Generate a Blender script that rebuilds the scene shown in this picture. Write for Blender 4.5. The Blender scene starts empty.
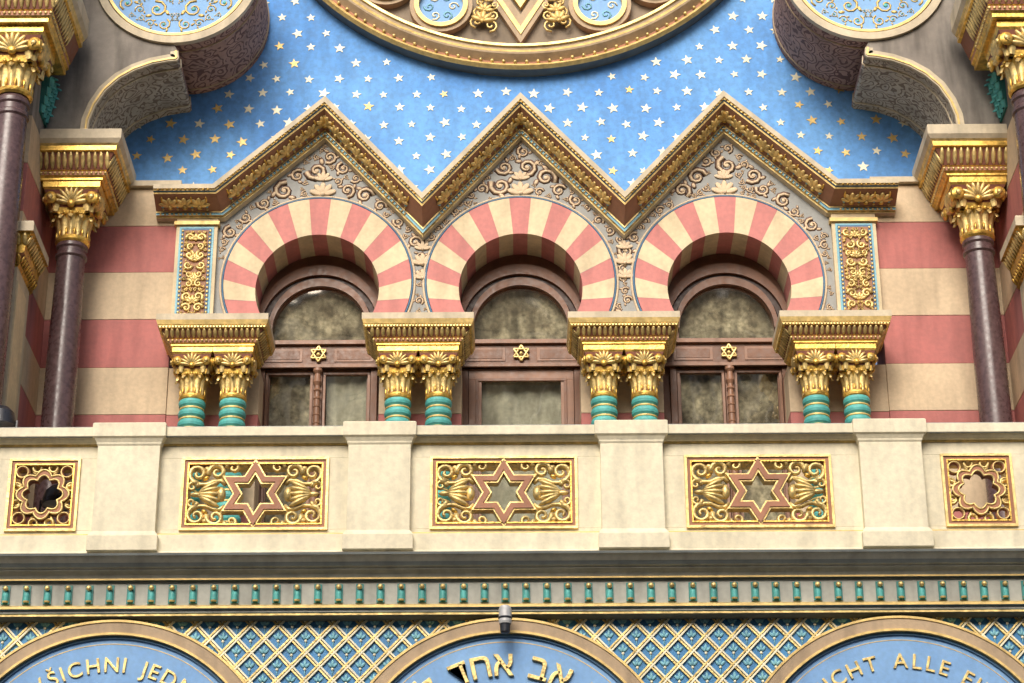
import bpy, math, random
from mathutils import Vector, Matrix
import bmesh
random.seed(7)
sc=bpy.context.scene
pi=math.pi
# ------------------------------------------------------------------ materials
MATS={}
def mat(name,col,rough=.65,metal=0.,var=.16,scale=3.,bump=.12,bscale=60.,streak=.12,col2=None,c2amt=.35,fine=.10,ior=1.45):
    m=bpy.data.materials.new(name); m.use_nodes=True
    nt=m.node_tree; N=nt.nodes; L=nt.links
    bs=N['Principled BSDF']
    bs.inputs['Roughness'].default_value=rough; bs.inputs['Metallic'].default_value=metal
    bs.inputs['IOR'].default_value=ior
    tc=N.new('ShaderNodeTexCoord')
    def noise(sx,sy,sz,sca,det=4):
        mp=N.new('ShaderNodeMapping'); mp.inputs['Scale'].default_value=(sx,sy,sz)
        L.new(tc.outputs['Object'],mp.inputs['Vector'])
        n=N.new('ShaderNodeTexNoise'); n.inputs['Scale'].default_value=sca; n.inputs['Detail'].default_value=det
        L.new(mp.outputs[0],n.inputs['Vector']); return n
    def ramp(n,a,b,lo,hi):
        r=N.new('ShaderNodeMapRange'); r.inputs[1].default_value=a; r.inputs[2].default_value=b
        r.inputs[3].default_value=lo; r.inputs[4].default_value=hi
        L.new(n.outputs[0],r.inputs[0]); return r
    n1=noise(1,1,1,scale); r1=ramp(n1,.3,.7,0,1)
    mx=N.new('ShaderNodeMixRGB'); L.new(r1.outputs[0],mx.inputs[0])
    c=col; d=tuple(x*(1-var) for x in c)
    if col2: d=tuple(c[i]*(1-c2amt)+col2[i]*c2amt for i in range(3))
    mx.inputs[1].default_value=(*d,1); mx.inputs[2].default_value=(*[min(1,x*(1+var*.35)) for x in c],1)
    last=mx.outputs[0]
    def mul(val_out):
        nonlocal last
        q=N.new('ShaderNodeMixRGB'); q.blend_type='MULTIPLY'; q.inputs[0].default_value=1
        L.new(last,q.inputs[1]); L.new(val_out,q.inputs[2]); last=q.outputs[0]
    if streak>0:
        n2=noise(3.2,3.2,.55,2.2,6); r2=ramp(n2,.45,.78,1,1-streak*1.7); mul(r2.outputs[0])
    if fine>0:
        n3=noise(1,1,1,22,5); r3=ramp(n3,.35,.65,1-fine,1+fine*.3); mul(r3.outputs[0])
    L.new(last,bs.inputs['Base Color'])
    if bump>0:
        n4=noise(1,1,1,bscale,4)
        bp=N.new('ShaderNodeBump'); bp.inputs['Strength'].default_value=bump; bp.inputs['Distance'].default_value=.01
        L.new(n4.outputs[0],bp.inputs['Height']); L.new(bp.outputs[0],bs.inputs['Normal'])
    if fine>0:
        rr=ramp(n3,.3,.7,max(.05,rough-.1),min(1,rough+.12)); L.new(rr.outputs[0],bs.inputs['Roughness'])
    MATS[name]=m; return m
mat('cream_wall',(.64,.50,.335),.85,col2=(.46,.355,.24),c2amt=.6,streak=.15,scale=1.8)
mat('pink_wall',(.475,.165,.15),.85,col2=(.38,.15,.135),c2amt=.7,streak=.17,scale=1.8)
mat('pink_arch',(.57,.22,.20),.8,col2=(.49,.2,.18),streak=.12)
mat('cream_arch',(.73,.60,.39),.8,streak=.12)
mat('balcony_cream',(.79,.725,.54),.8,col2=(.66,.59,.43),c2amt=.65,streak=.13,scale=1.4)
mat('cornice_cream',(.62,.53,.38),.75,streak=.18)
mat('gold',(.92,.57,.13),.36,.70,var=.4,scale=14,bump=.3,bscale=45,streak=.15,fine=.3)
mat('gold_pale',(.90,.67,.27),.42,.5,var=.35,scale=12,bump=.3,bscale=45,streak=.15,fine=.28)
mat('gold_paint',(.80,.57,.21),.48,.25,var=.22,scale=10,streak=.10,fine=.2)
mat('red_brown',(.22,.08,.045),.6,streak=.1)
mat('terracotta',(.40,.175,.095),.6,streak=.12)
mat('soffit_tan',(.37,.19,.115),.7,streak=.15)
mat('tan_stone',(.47,.35,.225),.75,col2=(.34,.25,.17),streak=.2)
mat('rose_ground',(.27,.215,.155),.8,streak=.2)
mat('grey_stone',(.30,.27,.235),.85,col2=(.15,.13,.115),c2amt=.7,streak=.35,scale=1.6)
mat('cornice_grey',(.44,.44,.39),.7,streak=.2)
mat('cornice_dark',(.12,.135,.13),.7,streak=.2)
mat('spandrel',(.34,.345,.33),.85,col2=(.27,.27,.26),streak=.12)
mat('arabesque_light',(.70,.54,.36),.8,streak=.05)
mat('arabesque_red',(.19,.11,.085),.8,streak=.05)
mat('blue_paint',(.165,.395,.77),.8,col2=(.07,.23,.60),c2amt=.85,scale=.8,streak=.14,fine=.18)
mat('tympanum_blue',(.24,.44,.74),.7,col2=(.17,.34,.64),c2amt=.6,streak=.06)
mat('tile_blue',(.05,.23,.49),.45,streak=.1)
mat('tile_light',(.22,.50,.60),.5,streak=.1)
mat('line_blue',(.09,.20,.34),.6)
mat('teal',(.10,.44,.41),.5,col2=(.06,.28,.26),streak=.16,fine=.18)
mat('teal_dark',(.04,.22,.20),.5)
mat('star_gold',(.90,.84,.62),.5,.05,var=.25,scale=2,streak=0)
mat('granite',(.115,.068,.07),.28,0,var=.3,scale=24,bump=.03,bscale=120,streak=.15,fine=.2)
mat('wood',(.19,.085,.045),.45,streak=.25,scale=4)
mat('wood_light',(.28,.145,.088),.45,streak=.25,scale=4)
mat('wood_dark',(.05,.025,.018),.5)
mat('dark_interior',(.02,.018,.016),.9,fine=0,bump=0)
mat('curtain',(.82,.80,.66),.9,col2=(.45,.43,.33),c2amt=.8,scale=2.2,streak=.3,fine=.2)
mat('drape_stone_reflection',(.80,.72,.52),.9,col2=(.14,.11,.07),c2amt=.9,scale=4.2,streak=.5,fine=.5)  # brown blotches paint in the masonry reflection seen in the glass
mat('metal_grey',(.55,.55,.55),.4,.2,streak=0)
mat('metal_dark',(.02,.022,.03),.35,streak=0)
mat('lamp_glass',(.25,.27,.3),.15,streak=0)
mat('opp_trim',(.8,.72,.58),.8,streak=.3)
mat('asphalt',(.06,.06,.06),.9)
mat('pavement_stone',(.32,.30,.27),.85)
mat('paint_white',(.8,.8,.78),.7)
mat('ground_soil',(.12,.11,.09),.9)
m_=mat('opp_stone',(1,1,1),.85,var=.3,scale=1.5,streak=.25,fine=.2)
nt=m_.node_tree;N=nt.nodes;L=nt.links;bs=N['Principled BSDF']
src=bs.inputs['Base Color'].links[0].from_socket
tc=[n for n in N if n.type=='TEX_COORD'][0]
sp_=N.new('ShaderNodeSeparateXYZ'); cb=N.new('ShaderNodeCombineXYZ'); L.new(tc.outputs['Object'],sp_.inputs[0]); L.new(sp_.outputs[0],cb.inputs[0]); L.new(sp_.outputs[2],cb.inputs[1])
bk=N.new('ShaderNodeTexBrick'); bk.inputs['Scale'].default_value=1; bk.inputs['Brick Width'].default_value=.95; bk.inputs['Row Height'].default_value=.42; bk.inputs['Mortar Size'].default_value=.04
bk.inputs['Color1'].default_value=(.85,.72,.50,1); bk.inputs['Color2'].default_value=(.58,.46,.30,1); bk.inputs['Mortar'].default_value=(.10,.08,.06,1)
L.new(cb.outputs[0],bk.inputs['Vector'])
q=N.new('ShaderNodeMixRGB'); q.blend_type='MULTIPLY'; q.inputs[0].default_value=1; L.new(bk.outputs['Color'],q.inputs[1]); L.new(src,q.inputs[2]); L.new(q.outputs[0],bs.inputs['Base Color'])
# thin window glass: partly reflecting the street, partly showing the drapes behind
g=bpy.data.materials.new('window_glass'); g.use_nodes=True; MATS['window_glass']=g
nt=g.node_tree; N=nt.nodes; L=nt.links
for n in list(N): N.remove(n)
out=N.new('ShaderNodeOutputMaterial'); mxs=N.new('ShaderNodeMixShader'); tr=N.new('ShaderNodeBsdfTransparent'); gl=N.new('ShaderNodeBsdfGlossy')
tr.inputs[0].default_value=(.96,.97,.93,1); gl.inputs['Color'].default_value=(.95,.95,.92,1); gl.inputs['Roughness'].default_value=.03
mxs.inputs[0].default_value=.30
tc=N.new('ShaderNodeTexCoord'); nz=N.new('ShaderNodeTexNoise'); nz.inputs['Scale'].default_value=2.2; nz.inputs['Detail'].default_value=1
bp=N.new('ShaderNodeBump'); bp.inputs['Strength'].default_value=.3; bp.inputs['Distance'].default_value=.018
L.new(tc.outputs['Object'],nz.inputs['Vector']); L.new(nz.outputs[0],bp.inputs['Height']); L.new(bp.outputs[0],gl.inputs['Normal'])
L.new(tr.outputs[0],mxs.inputs[1]); L.new(gl.outputs[0],mxs.inputs[2]); L.new(mxs.outputs[0],out.inputs[0])
def patterned(name,base,fg,sc_=6.):
    m=mat(name,base,.8,streak=.2)
    nt=m.node_tree; N=nt.nodes; L=nt.links; bs=N['Principled BSDF']
    src=bs.inputs['Base Color'].links[0].from_socket
    tc=[n for n in N if n.type=='TEX_COORD'][0]
    v=N.new('ShaderNodeTexVoronoi'); v.inputs['Scale'].default_value=sc_; v.inputs['Randomness'].default_value=.35
    nz=N.new('ShaderNodeTexNoise'); nz.inputs['Scale'].default_value=5; 
    ad=N.new('ShaderNodeMixRGB'); ad.blend_type='ADD'; ad.inputs[0].default_value=.25
    L.new(tc.outputs['Object'],nz.inputs['Vector']); L.new(tc.outputs['Object'],ad.inputs[1]); L.new(nz.outputs['Color'],ad.inputs[2])
    L.new(ad.outputs[0],v.inputs['Vector'])
    mu=N.new('ShaderNodeMath'); mu.operation='MULTIPLY'; mu.inputs[1].default_value=26
    sn=N.new('ShaderNodeMath'); sn.operation='SINE'
    gt=N.new('ShaderNodeMath'); gt.operation='GREATER_THAN'; gt.inputs[1].default_value=.45
    L.new(v.outputs['Distance'],mu.inputs[0]); L.new(mu.outputs[0],sn.inputs[0]); L.new(sn.outputs[0],gt.inputs[0])
    mx=N.new('ShaderNodeMixRGB'); L.new(gt.outputs[0],mx.inputs[0]); L.new(src,mx.inputs[1]); mx.inputs[2].default_value=(*fg,1)
    L.new(mx.outputs[0],bs.inputs['Base Color'])
patterned('soffit_brown',(.42,.25,.19),(.14,.075,.06),5.)
patterned('soffit_grey',(.48,.42,.33),(.19,.145,.11),6)
# ------------------------------------------------------------------ mesh builder
class MB:
    def __init__(s): s.v=[];s.f=[];s.m=[];s.s=[];s.mats=[]
    def mi(s,n):
        if n not in s.mats: s.mats.append(n)
        return s.mats.index(n)
    def add(s,vs,fs,m,sm=False):
        o=len(s.v); s.v.extend([tuple(v) for v in vs])
        for i,f in enumerate(fs):
            s.f.append(tuple(o+k for k in f)); s.m.append(s.mi(m[i] if isinstance(m,list) else m)); s.s.append(sm)
    def box(s,x0,x1,y0,y1,z0,z1,m):
        v=[(x,y,z) for x in(x0,x1) for y in(y0,y1) for z in(z0,z1)]
        s.add(v,[(0,1,3,2),(4,6,7,5),(0,4,5,1),(2,3,7,6),(0,2,6,4),(1,5,7,3)],m)
    def prism(s,poly,y0,y1,m,ms=None):
        n=len(poly); v=[(x,y0,z) for x,z in poly]+[(x,y1,z) for x,z in poly]
        s.add(v,[tuple(range(n))],m); 
        s.add(v,[(i,(i+1)%n,n+(i+1)%n,n+i) for i in range(n)],ms or m)
        s.add(v,[tuple(range(2*n-1,n-1,-1))],ms or m)
    def strip(s,A,B,y0,y1,m,ms=None,closed=True,back=False):
        n=len(A); v=[(x,y0,z) for x,z in A]+[(x,y0,z) for x,z in B]+[(x,y1,z) for x,z in A]+[(x,y1,z) for x,z in B]
        R=range(n if closed else n-1)
        s.add(v,[(i,(i+1)%n,n+(i+1)%n,n+i) for i in R],m)
        s.add(v,[(i,(i+1)%n,2*n+(i+1)%n,2*n+i) for i in R]+[(n+i,n+(i+1)%n,3*n+(i+1)%n,3*n+i) for i in R],ms or m)
        if back: s.add(v,[(2*n+i,2*n+(i+1)%n,3*n+(i+1)%n,3*n+i) for i in R],ms or m)
    def sweep(s,path,prof,mats,closed=False,sm=False):
        n=len(path); rings=[]
        for i,(x,z) in enumerate(path):
            def d(a,b):
                v=Vector((path[b][0]-path[a][0],path[b][1]-path[a][1])); return v.normalized()
            if closed: d0=d((i-1)%n,i); d1=d(i,(i+1)%n)
            else:
                d0=d(i-1,i) if i>0 else d(0,1); d1=d(i,i+1) if i<n-1 else d0
            n0=Vector((-d0.y,d0.x)); n1=Vector((-d1.y,d1.x)); mm=(n0+n1).normalized(); k=1/max(.35,mm.dot(n0))
            rings.append([(x+mm.x*k*o,y,z+mm.y*k*o) for o,y in prof])
        p=len(prof); v=[q for r in rings for q in r]
        for j in range(p-1):
            s.add(v,[(i*p+j,((i+1)%n)*p+j,((i+1)%n)*p+j+1,i*p+j+1) for i in range(n if closed else n-1)],mats[j] if isinstance(mats,list) else mats,sm)
        if not closed:
            s.add(rings[0],[tuple(range(p))],mats[0] if isinstance(mats,list) else mats); s.add(rings[-1],[tuple(range(p))],mats[0] if isinstance(mats,list) else mats)
    def lathe(s,cx,cy,prof,mats,seg=20,sm=True):
        v=[]
        for r,z in prof:
            for k in range(seg): a=2*pi*k/seg; v.append((cx+r*math.cos(a),cy+r*math.sin(a),z))
        for j in range(len(prof)-1):
            s.add(v[j*seg:(j+2)*seg],[(k,(k+1)%seg,seg+(k+1)%seg,seg+k) for k in range(seg)],mats[j] if isinstance(mats,list) else mats,sm)
    def rectmold(s,x0,x1,yf,yb,prof,mats):
        R=[]
        for o,z in prof: R.append([(x0-o,yb,z),(x0-o,yf-o,z),(x1+o,yf-o,z),(x1+o,yb,z)])
        for j in range(len(prof)-1):
            a,b=R[j],R[j+1]; s.add(a+b,[(k,k+1,5+k,4+k) for k in range(3)],mats[j] if isinstance(mats,list) else mats)
        s.add(R[0],[(0,1,2,3)],mats[0] if isinstance(mats,list) else mats); s.add(R[-1],[(0,1,2,3)],mats[-1] if isinstance(mats,list) else mats)
    def xmold(s,x0,x1,prof,mats):
        for j in range(len(prof)-1):
            (ya,za),(yb,zb)=prof[j],prof[j+1]
            s.add([(x0,ya,za),(x1,ya,za),(x1,yb,zb),(x0,yb,zb)],[(0,1,2,3)],mats[j] if isinstance(mats,list) else mats)
        for x in(x0,x1): s.add([(x,y,z) for y,z in prof],[tuple(range(len(prof)))],mats[0] if isinstance(mats,list) else mats)
    def ell(s,c,A,B,C,m,su=8,sv=5):
        c=Vector(c);A=Vector(A);B=Vector(B);C=Vector(C); v=[c+C]
        for i in range(1,sv):
            t=pi*i/sv
            for k in range(su): a=2*pi*k/su; v.append(c+C*math.cos(t)+(A*math.cos(a)+B*math.sin(a))*math.sin(t))
        v.append(c-C); f=[(0,1+k,1+(k+1)%su) for k in range(su)]
        for i in range(sv-2):
            f+=[(1+i*su+k,1+i*su+(k+1)%su,1+(i+1)*su+(k+1)%su,1+(i+1)*su+k) for k in range(su)]
        o=1+(sv-2)*su; f+=[(o+k,o+(k+1)%su,len(v)-1) for k in range(su)]
        s.add(v,f,m,True)
    def ball(s,x,y,z,r,m,ry=None,rz=None): s.ell((x,y,z),(r,0,0),(0,ry or r,0),(0,0,rz or r),m)
    def tube(s,pts,r,m,depth=None,seg=6,taper=False,closed=False):
        n=len(pts); v=[]; Y=Vector((0,1,0)); P=[Vector(p) for p in pts]
        for i in range(n):
            if closed: t=P[(i+1)%n]-P[(i-1)%n]
            else: t=P[min(n-1,i+1)]-P[max(0,i-1)]
            t.normalize(); q=t.cross(Y)
            if q.length<1e-4: q=Vector((1,0,0))
            q.normalize(); w=q.cross(t).normalized()
            rr=r*(1-.55*i/(n-1)) if taper else r; dd=(depth if depth else r)
            if taper: dd=dd*(1-.3*i/(n-1))
            for k in range(seg): a=2*pi*k/seg; v.append(P[i]+q*rr*math.cos(a)+w*dd*math.sin(a))
        f=[(i*seg+k,i*seg+(k+1)%seg,((i+1)%n)*seg+(k+1)%seg,((i+1)%n)*seg+k) for i in range(n if closed else n-1) for k in range(seg)]
        if not closed: f+=[tuple(range(seg)),tuple(range((n-1)*seg,n*seg))]
        s.add(v,f,m,True)
    def leaf(s,b,up,out,w,h,curl,m):
        b=Vector(b);up=Vector(up);out=Vector(out); sd=up.cross(out).normalized(); v=[];R=6
        ws=[.55,.95,1,.9,.65,.2]
        for i in range(R):
            t=i/(R-1); a=t*pi*.72
            c=b+up*h*math.sin(a)+out*curl*(1-math.cos(a))
            for k,o in((-1,-.12),(-.5,.06),(0,.22),(.5,.06),(1,-.12)): v.append(c+sd*w*.5*ws[i]*k+out*w*o)
        s.add(v,[(i*5+k,i*5+k+1,i*5+5+k+1,i*5+5+k) for i in range(R-1) for k in range(4)],m,True)
    def fan(s,c,rt,up,out,R,m,n=7,thick=.16):
        c=Vector(c);rt=Vector(rt);up=Vector(up);out=Vector(out)
        for k in range(n):
            a=pi*(k+.5)/n; d=rt*math.cos(a)+up*math.sin(a); sd=rt*-math.sin(a)+up*math.cos(a)
            s.ell(c+d*R*.55+out*R*.06,sd*R*1.1/n*1.1,out*R*thick,d*R*.48,m,6,5)
        s.ell(c+out*R*.08,rt*R*.2,up*R*.2,out*R*.2,m,6,4)
    def obj(s,name,parent=None,bevel=0,loc=None):
        me=bpy.data.meshes.new(name); me.from_pydata(s.v,[],s.f); 
        for n in s.mats: me.materials.append(MATS[n])
        me.polygons.foreach_set('material_index',s.m); me.polygons.foreach_set('use_smooth',s.s); me.update()
        bm=bmesh.new(); bm.from_mesh(me); bmesh.ops.recalc_face_normals(bm,faces=bm.faces); bm.to_mesh(me); bm.free()
        o=bpy.data.objects.new(name,me); sc.collection.objects.link(o)
        if parent: o.parent=parent
        if loc: o.location=loc
        if bevel:
            b=o.modifiers.new('edge','BEVEL'); b.width=bevel; b.segments=2; b.limit_method='ANGLE'; b.angle_limit=math.radians(50)
        return o
def empty(name):
    e=bpy.data.objects.new(name,None); sc.collection.objects.link(e); return e
def spiral(cx,cz,y,r,a0=0,d=1,turns=1.5,n=16):
    return [(cx+r*(1-.86*t)*math.cos(a0+d*2*pi*turns*t),y,cz+r*(1-.86*t)*math.sin(a0+d*2*pi*turns*t)) for t in [i/(n-1) for i in range(n)]]
def circ(cx,cz,r,n=48,a0=0,a1=2*pi,closed=True):
    return [(cx+r*math.cos(a0+(a1-a0)*i/(n if closed else n-1)),cz+r*math.sin(a0+(a1-a0)*i/(n if closed else n-1))) for i in range(n)]
def hexstar(cx,cz,R,a=pi/2):
    return [(cx+(R if k%2==0 else R*.577)*math.cos(a+k*pi/6),cz+(R if k%2==0 else R*.577)*math.sin(a+k*pi/6)) for k in range(12)]
def inpoly(x,z,P):
    c=False;n=len(P)
    for i in range(n):
        x0,z0=P[i];x1,z1=P[(i+1)%n]
        if (z0>z)!=(z1>z) and x<(x1-x0)*(z-z0)/(z1-z0)+x0: c=not c
    return c
def segdist(x,z,P):
    best=9;n=len(P)
    for i in range(n):
        ax,az_=P[i];bx,bz=P[(i+1)%n]; dx=bx-ax;dz=bz-az_; l2=dx*dx+dz*dz
        t=max(0,min(1,((x-ax)*dx+(z-az_)*dz)/max(l2,1e-9)))
        best=min(best,math.hypot(x-ax-dx*t,z-az_-dz*t))
    return best
def pack(dist,x0,x1,z0,z1,rmax,rmin,tries,seed):
    rnd=random.Random(seed); C=[]
    for i in range(tries):
        x=rnd.uniform(x0,x1); z=rnd.uniform(z0,z1); d=dist(x,z)
        lim=rmax*.8*(rmin/(rmax*.8))**min(1,i/tries*1.15)
        if d<lim: continue
        for c in C:
            d=min(d,math.hypot(x-c[0],z-c[1])-c[2])
            if d<lim: break
        if d>=lim: C.append((x,z,min(d,rmax)*.97))
    return C
def scrolls(mb,C,y,m,m2=None,w=.14,dep=.006,axis=None,seg=4,under=None):
    for i,(x,z,r) in enumerate(C):
        a=i*1.9
        for sx in ([1,-1] if axis is not None else [1]):
            xx=x if sx==1 else 2*axis-x; aa=a if sx==1 else pi-a
            mb.tube(spiral(xx,z,y,r*.9,aa,sx,1.35,13),r*w,m,dep,seg,True)
            if under: mb.tube(spiral(xx,z,y+.002,r*.9,aa,sx,1.35,13),r*w*1.9,under,dep*.6,seg,True)
            for q in (2.2,4.2):
                ax=aa+sx*q; d=Vector((math.cos(ax),0,math.sin(ax))); sd=Vector((-d.z,0,d.x))
                c=Vector((xx,y,z))+d*r*.98
                mb.ell(c,(d+sd*.8*sx)*r*.26,Vector((0,dep,0)),(sd-d*.8*sx)*r*.12,m,5,4)
                if under: mb.ell(c+Vector((0,.002,0)),(d+sd*.8*sx)*r*.34,Vector((0,dep*.6,0)),(sd-d*.8*sx)*r*.20,under,5,4)
            if m2: mb.ball(xx,y,z,r*.2,m2,dep*1.2,r*.2)
# ------------------------------------------------------------------ building
B=empty('synagogue_building')
AX=[-1.965,.091,2.198]; CZ=12.0; RO=.95; CZO=12.09; RI=.625
AXIS=.115
XL,XR=-4.70,4.95
path=[(-3.63,13.03),(-3.03,13.03),(-1.92,14.06),(-.905,12.92),(.10,14.09),(1.15,12.92),(2.2,14.10),(3.32,13.05),(3.93,13.05)]
mb=MB(); ring=MB()
bays=[(-3.02,-.905),(-.905,1.15),(1.15,3.28)]
a0=math.asin(-.27/RI)
for i,cx in enumerate(AX):
    xl,xr=bays[i]
    zl=12.89 if i==0 else 12.80; zr=12.89 if i==2 else 12.80
    pk=(path[2][0],path[4][0],path[6][0])[i]
    poly=[(xr,11.45),(xr,zr),(pk,13.90),(xl,zl),(xl,11.45)]
    def hit(a):
        d=Vector((math.cos(a),math.sin(a))); best=None
        for k in range(len(poly)):
            p=Vector(poly[k]);q=Vector(poly[(k+1)%5]); e=q-p; den=d.x*e.y-d.y*e.x
            if abs(den)<1e-9: continue
            w=p-Vector((cx,CZO)); t=(w.x*e.y-w.y*e.x)/den; u=(w.x*d.y-w.y*d.x)/den
            if t>0 and -1e-6<=u<=1+1e-6: best=t if best is None else min(best,t)
        return (cx+d.x*best,CZO+d.y*best)
    NV=17; sub=4; A=[a0+(pi-2*a0)*k/(NV*sub) for k in range(NV*sub+1)]
    ex=[math.atan2(p[1]-CZO,p[0]-cx)%(2*pi) for p in poly[1:4]]
    AA=sorted(A+[e for e in ex if a0<e<pi-a0])
    P1=[(cx+RO*.99*math.cos(a),CZO+RO*.99*math.sin(a)) for a in AA]; P2=[hit(a) for a in AA]
    mb.strip(P1,P2,0,.02,'spandrel',closed=False)
    xo=RO*math.cos(a0)
    mb.prism([P1[0],P2[0],(xr,11.45),(cx+xo-.01,11.45)],0,.02,'spandrel')
    mb.prism([P1[-1],P2[-1],(xl,11.45),(cx-xo+.01,11.45)],0,.02,'spandrel')
    for k in range(NV):
        aa=A[k*sub:(k+1)*sub+1]; m='pink_arch' if k%2==0 else 'cream_arch'
        inn=[(cx+RI*math.cos(a),CZ+RI*math.sin(a)) for a in aa]; out=[(cx+RO*math.cos(a),CZO+RO*math.sin(a)) for a in aa]
        dy=-.03-(.002 if k%2 else 0)
        ring.strip(inn,out,dy,.5,m,closed=False)
    xi=RI*math.cos(a0)
    for sx in(-1,1):
        xs=sorted([cx+sx*xi,cx+sx*xo]); ring.box(xs[0],xs[1],-.03,.5,11.44,CZ+RI*math.sin(a0)-.001,'cream_arch')
    ring.tube([(cx+(RO+.012)*math.cos(a),-.012,CZO+(RO+.012)*math.sin(a)) for a in A],.010,'line_blue',.02)
    ring.tube([(cx+(RO+.034)*math.cos(a),-.006,CZO+(RO+.034)*math.sin(a)) for a in A],.013,'arabesque_light',.016)
mb.obj('arcade_wall',B); ring.obj('striped_arches',B)
ab=MB()
gl_=[(-2.99,11.47),(-2.99,12.68),(-1.92,13.74),(-.905,12.60),(.10,13.76),(1.15,12.60),(2.2,13.77),(3.25,12.68),(3.25,11.47)]
def dist(x,z):
    if not inpoly(x,z,gl_): return -1
    d=segdist(x,z,gl_)
    for cx in AX: d=min(d,math.hypot(x-cx,z-CZO)-RO-.045)
    for cx in AX:
        if abs(x-cx)<.2 and 13.1<z<13.35: d=min(d,abs(x-cx)-.12)
    if z<11.9:
        for cx in AX: d=min(d,abs(x-cx)-.89)
    return d
C=pack(dist,-3.0,3.26,11.47,13.77,.125,.016,16000,11)
scrolls(ab,C,-.002,'arabesque_light','arabesque_light',.19,.008,None,4,'arabesque_red')
for cx,pk in zip(AX,(path[2][0],path[4][0],path[6][0])):
    ax=(cx+pk)/2
    for dz,s in((0,.14),(.17,.10)): ab.fan((ax,-.004,13.10+dz),(1,0,0),(0,0,1),(0,-1,0),s,'arabesque_light',5,.06)
for vx in(-.905,1.15):
    for dz,s in((0,.10),(.16,.12),(.33,.09)): ab.fan((vx,-.006,12.13+dz),(1,0,0),(0,0,1),(0,-1,0),s,'arabesque_light',5,.06)
ab.obj('arabesque_relief',B)
# --- zigzag gable cornice
zc=MB()
prof=[(0,.26),(0,-.38),(-.050,-.38),(-.050,-.365),(-.066,-.36),(-.074,-.34),(-.09,-.335),(-.172,-.11),(-.186,-.11),(-.194,-.105),(-.214,-.105),(-.214,-.08),(-.230,-.075),(-.24,.02)]
pm=['cornice_cream','cornice_cream','gold_paint','gold_pale','line_blue','gold_paint','soffit_tan','gold_pale','line_blue','tile_light','gold_pale','gold_pale','cornice_cream']
zc.sweep(path,prof,pm)
for i in range(len(path)-1):
    a=Vector(path[i]);b=Vector(path[i+1]); d=(b-a); Ls=d.length; d.normalize(); nn=Vector((-d.y,d.x))
    cnt=max(2,int(round(Ls/.165)))
    T=Vector((d.x,0,d.y)); Nn=Vector((nn.x,0,nn.y))
    inw=(-Nn*.082+Vector((0,.225,0))).normalized()
    dn=(-Nn*.94-Vector((0,.34,0))).normalized()
    top=Vector((0,-.33,0))-Nn*.095
    for k in range(cnt+1):
        p=a+d*Ls*k/cnt; c=Vector((p.x,0,p.y))+top
        if 0<k<cnt:
            zc.fan(c+inw*.160,T,-inw,dn,.115,'gold_pale',5,.13)
            zc.ell(c+inw*.190,T*.030,dn*.022,inw*.018,'gold',6,4)
        if k<cnt:
            q=c+T*(Ls/cnt/2)+inw*.075
            zc.ell(q,T*.013,dn*.015,inw*.045,'gold',6,4)
            zc.ell(q+inw*.085,T*.018,dn*.018,inw*.022,'tile_light',6,4)
            zc.ell(q+inw*.13,T*.013,dn*.015,inw*.016,'gold_pale',6,4)
    nb=int(Ls/.045)
    for k in range(1,nb):
        p=a+d*Ls*k/nb; q=Vector((p.x,-.37,p.y))-Nn*.058
        zc.ell(q,T*.013,(0,.012,0),Nn*.009,'gold',5,4)
        q=Vector((p.x,-.108,p.y))-Nn*.203
        zc.ell(q,T*.014,(0,.014,0),Nn*.011,'gold_pale',5,4)
zc.obj('zigzag_gable_cornice',B)
# --- striped walls
sw=MB()
zb=[8.6,9.06,9.59,10.12,10.65,11.16,11.69,12.22,12.75,13.18]
cols=['cream_wall','pink_wall','cream_wall','pink_wall','cream_wall','pink_wall','cream_wall','pink_wall','cream_wall']
for j in range(9):
    m=cols[j]; z0=zb[j]; z1=zb[j+1]-.003; pr=0 if j%2 else .003
    sw.box(XL,-3.42,-pr,.5,z0,z1,m); sw.box(3.72,XR,-pr,.5,z0,z1,m)
    if z1<11.44:
        for i,x in enumerate([-2.92,-.912,1.089,3.152]):
            w0,w1=x-.41,x+.41
            if i==0:w0=-3.42
            if i==3:w1=3.72
            sw.box(w0+.001,w1-.001,.02-pr,.5,z0,z1,m)
def courses():
    out=[]
    lv=[8.6-.53*q for q in range(15,0,-1)]+zb[:-1]
    for q in range(len(lv)-1): out.append((lv[q],lv[q+1]-.003,q))
    out.append((12.75,13.28,len(lv)-1)); 
    z=13.283
    for q in range(16): out.append((z,z+.527,len(lv)+q)); z+=.53
    return out
cs=courses()
idx0=[c for c in cs if abs(c[0]-12.22)<.01][0][2]
for z0,z1,q in cs:
    m='pink_wall' if (q-idx0)%2==0 else 'cream_wall'; pr=.003 if (q-idx0)%2 else 0
    if z0>13.27: m='grey_stone'; pr=0
    sw.box(-8.5,XL+pr,-1.33-pr,.5,z0,z1,m); sw.box(XR-pr,8.7,-1.33-pr,.5,z0,z1,m)
sw.obj('striped_walls',B,.004)
pl=MB()
pl.box(-4.70,-3.40,-.06,.24,13.19,13.25,'cornice_cream'); pl.box(3.70,4.95,-.06,.24,13.19,13.25,'cornice_cream')
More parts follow.
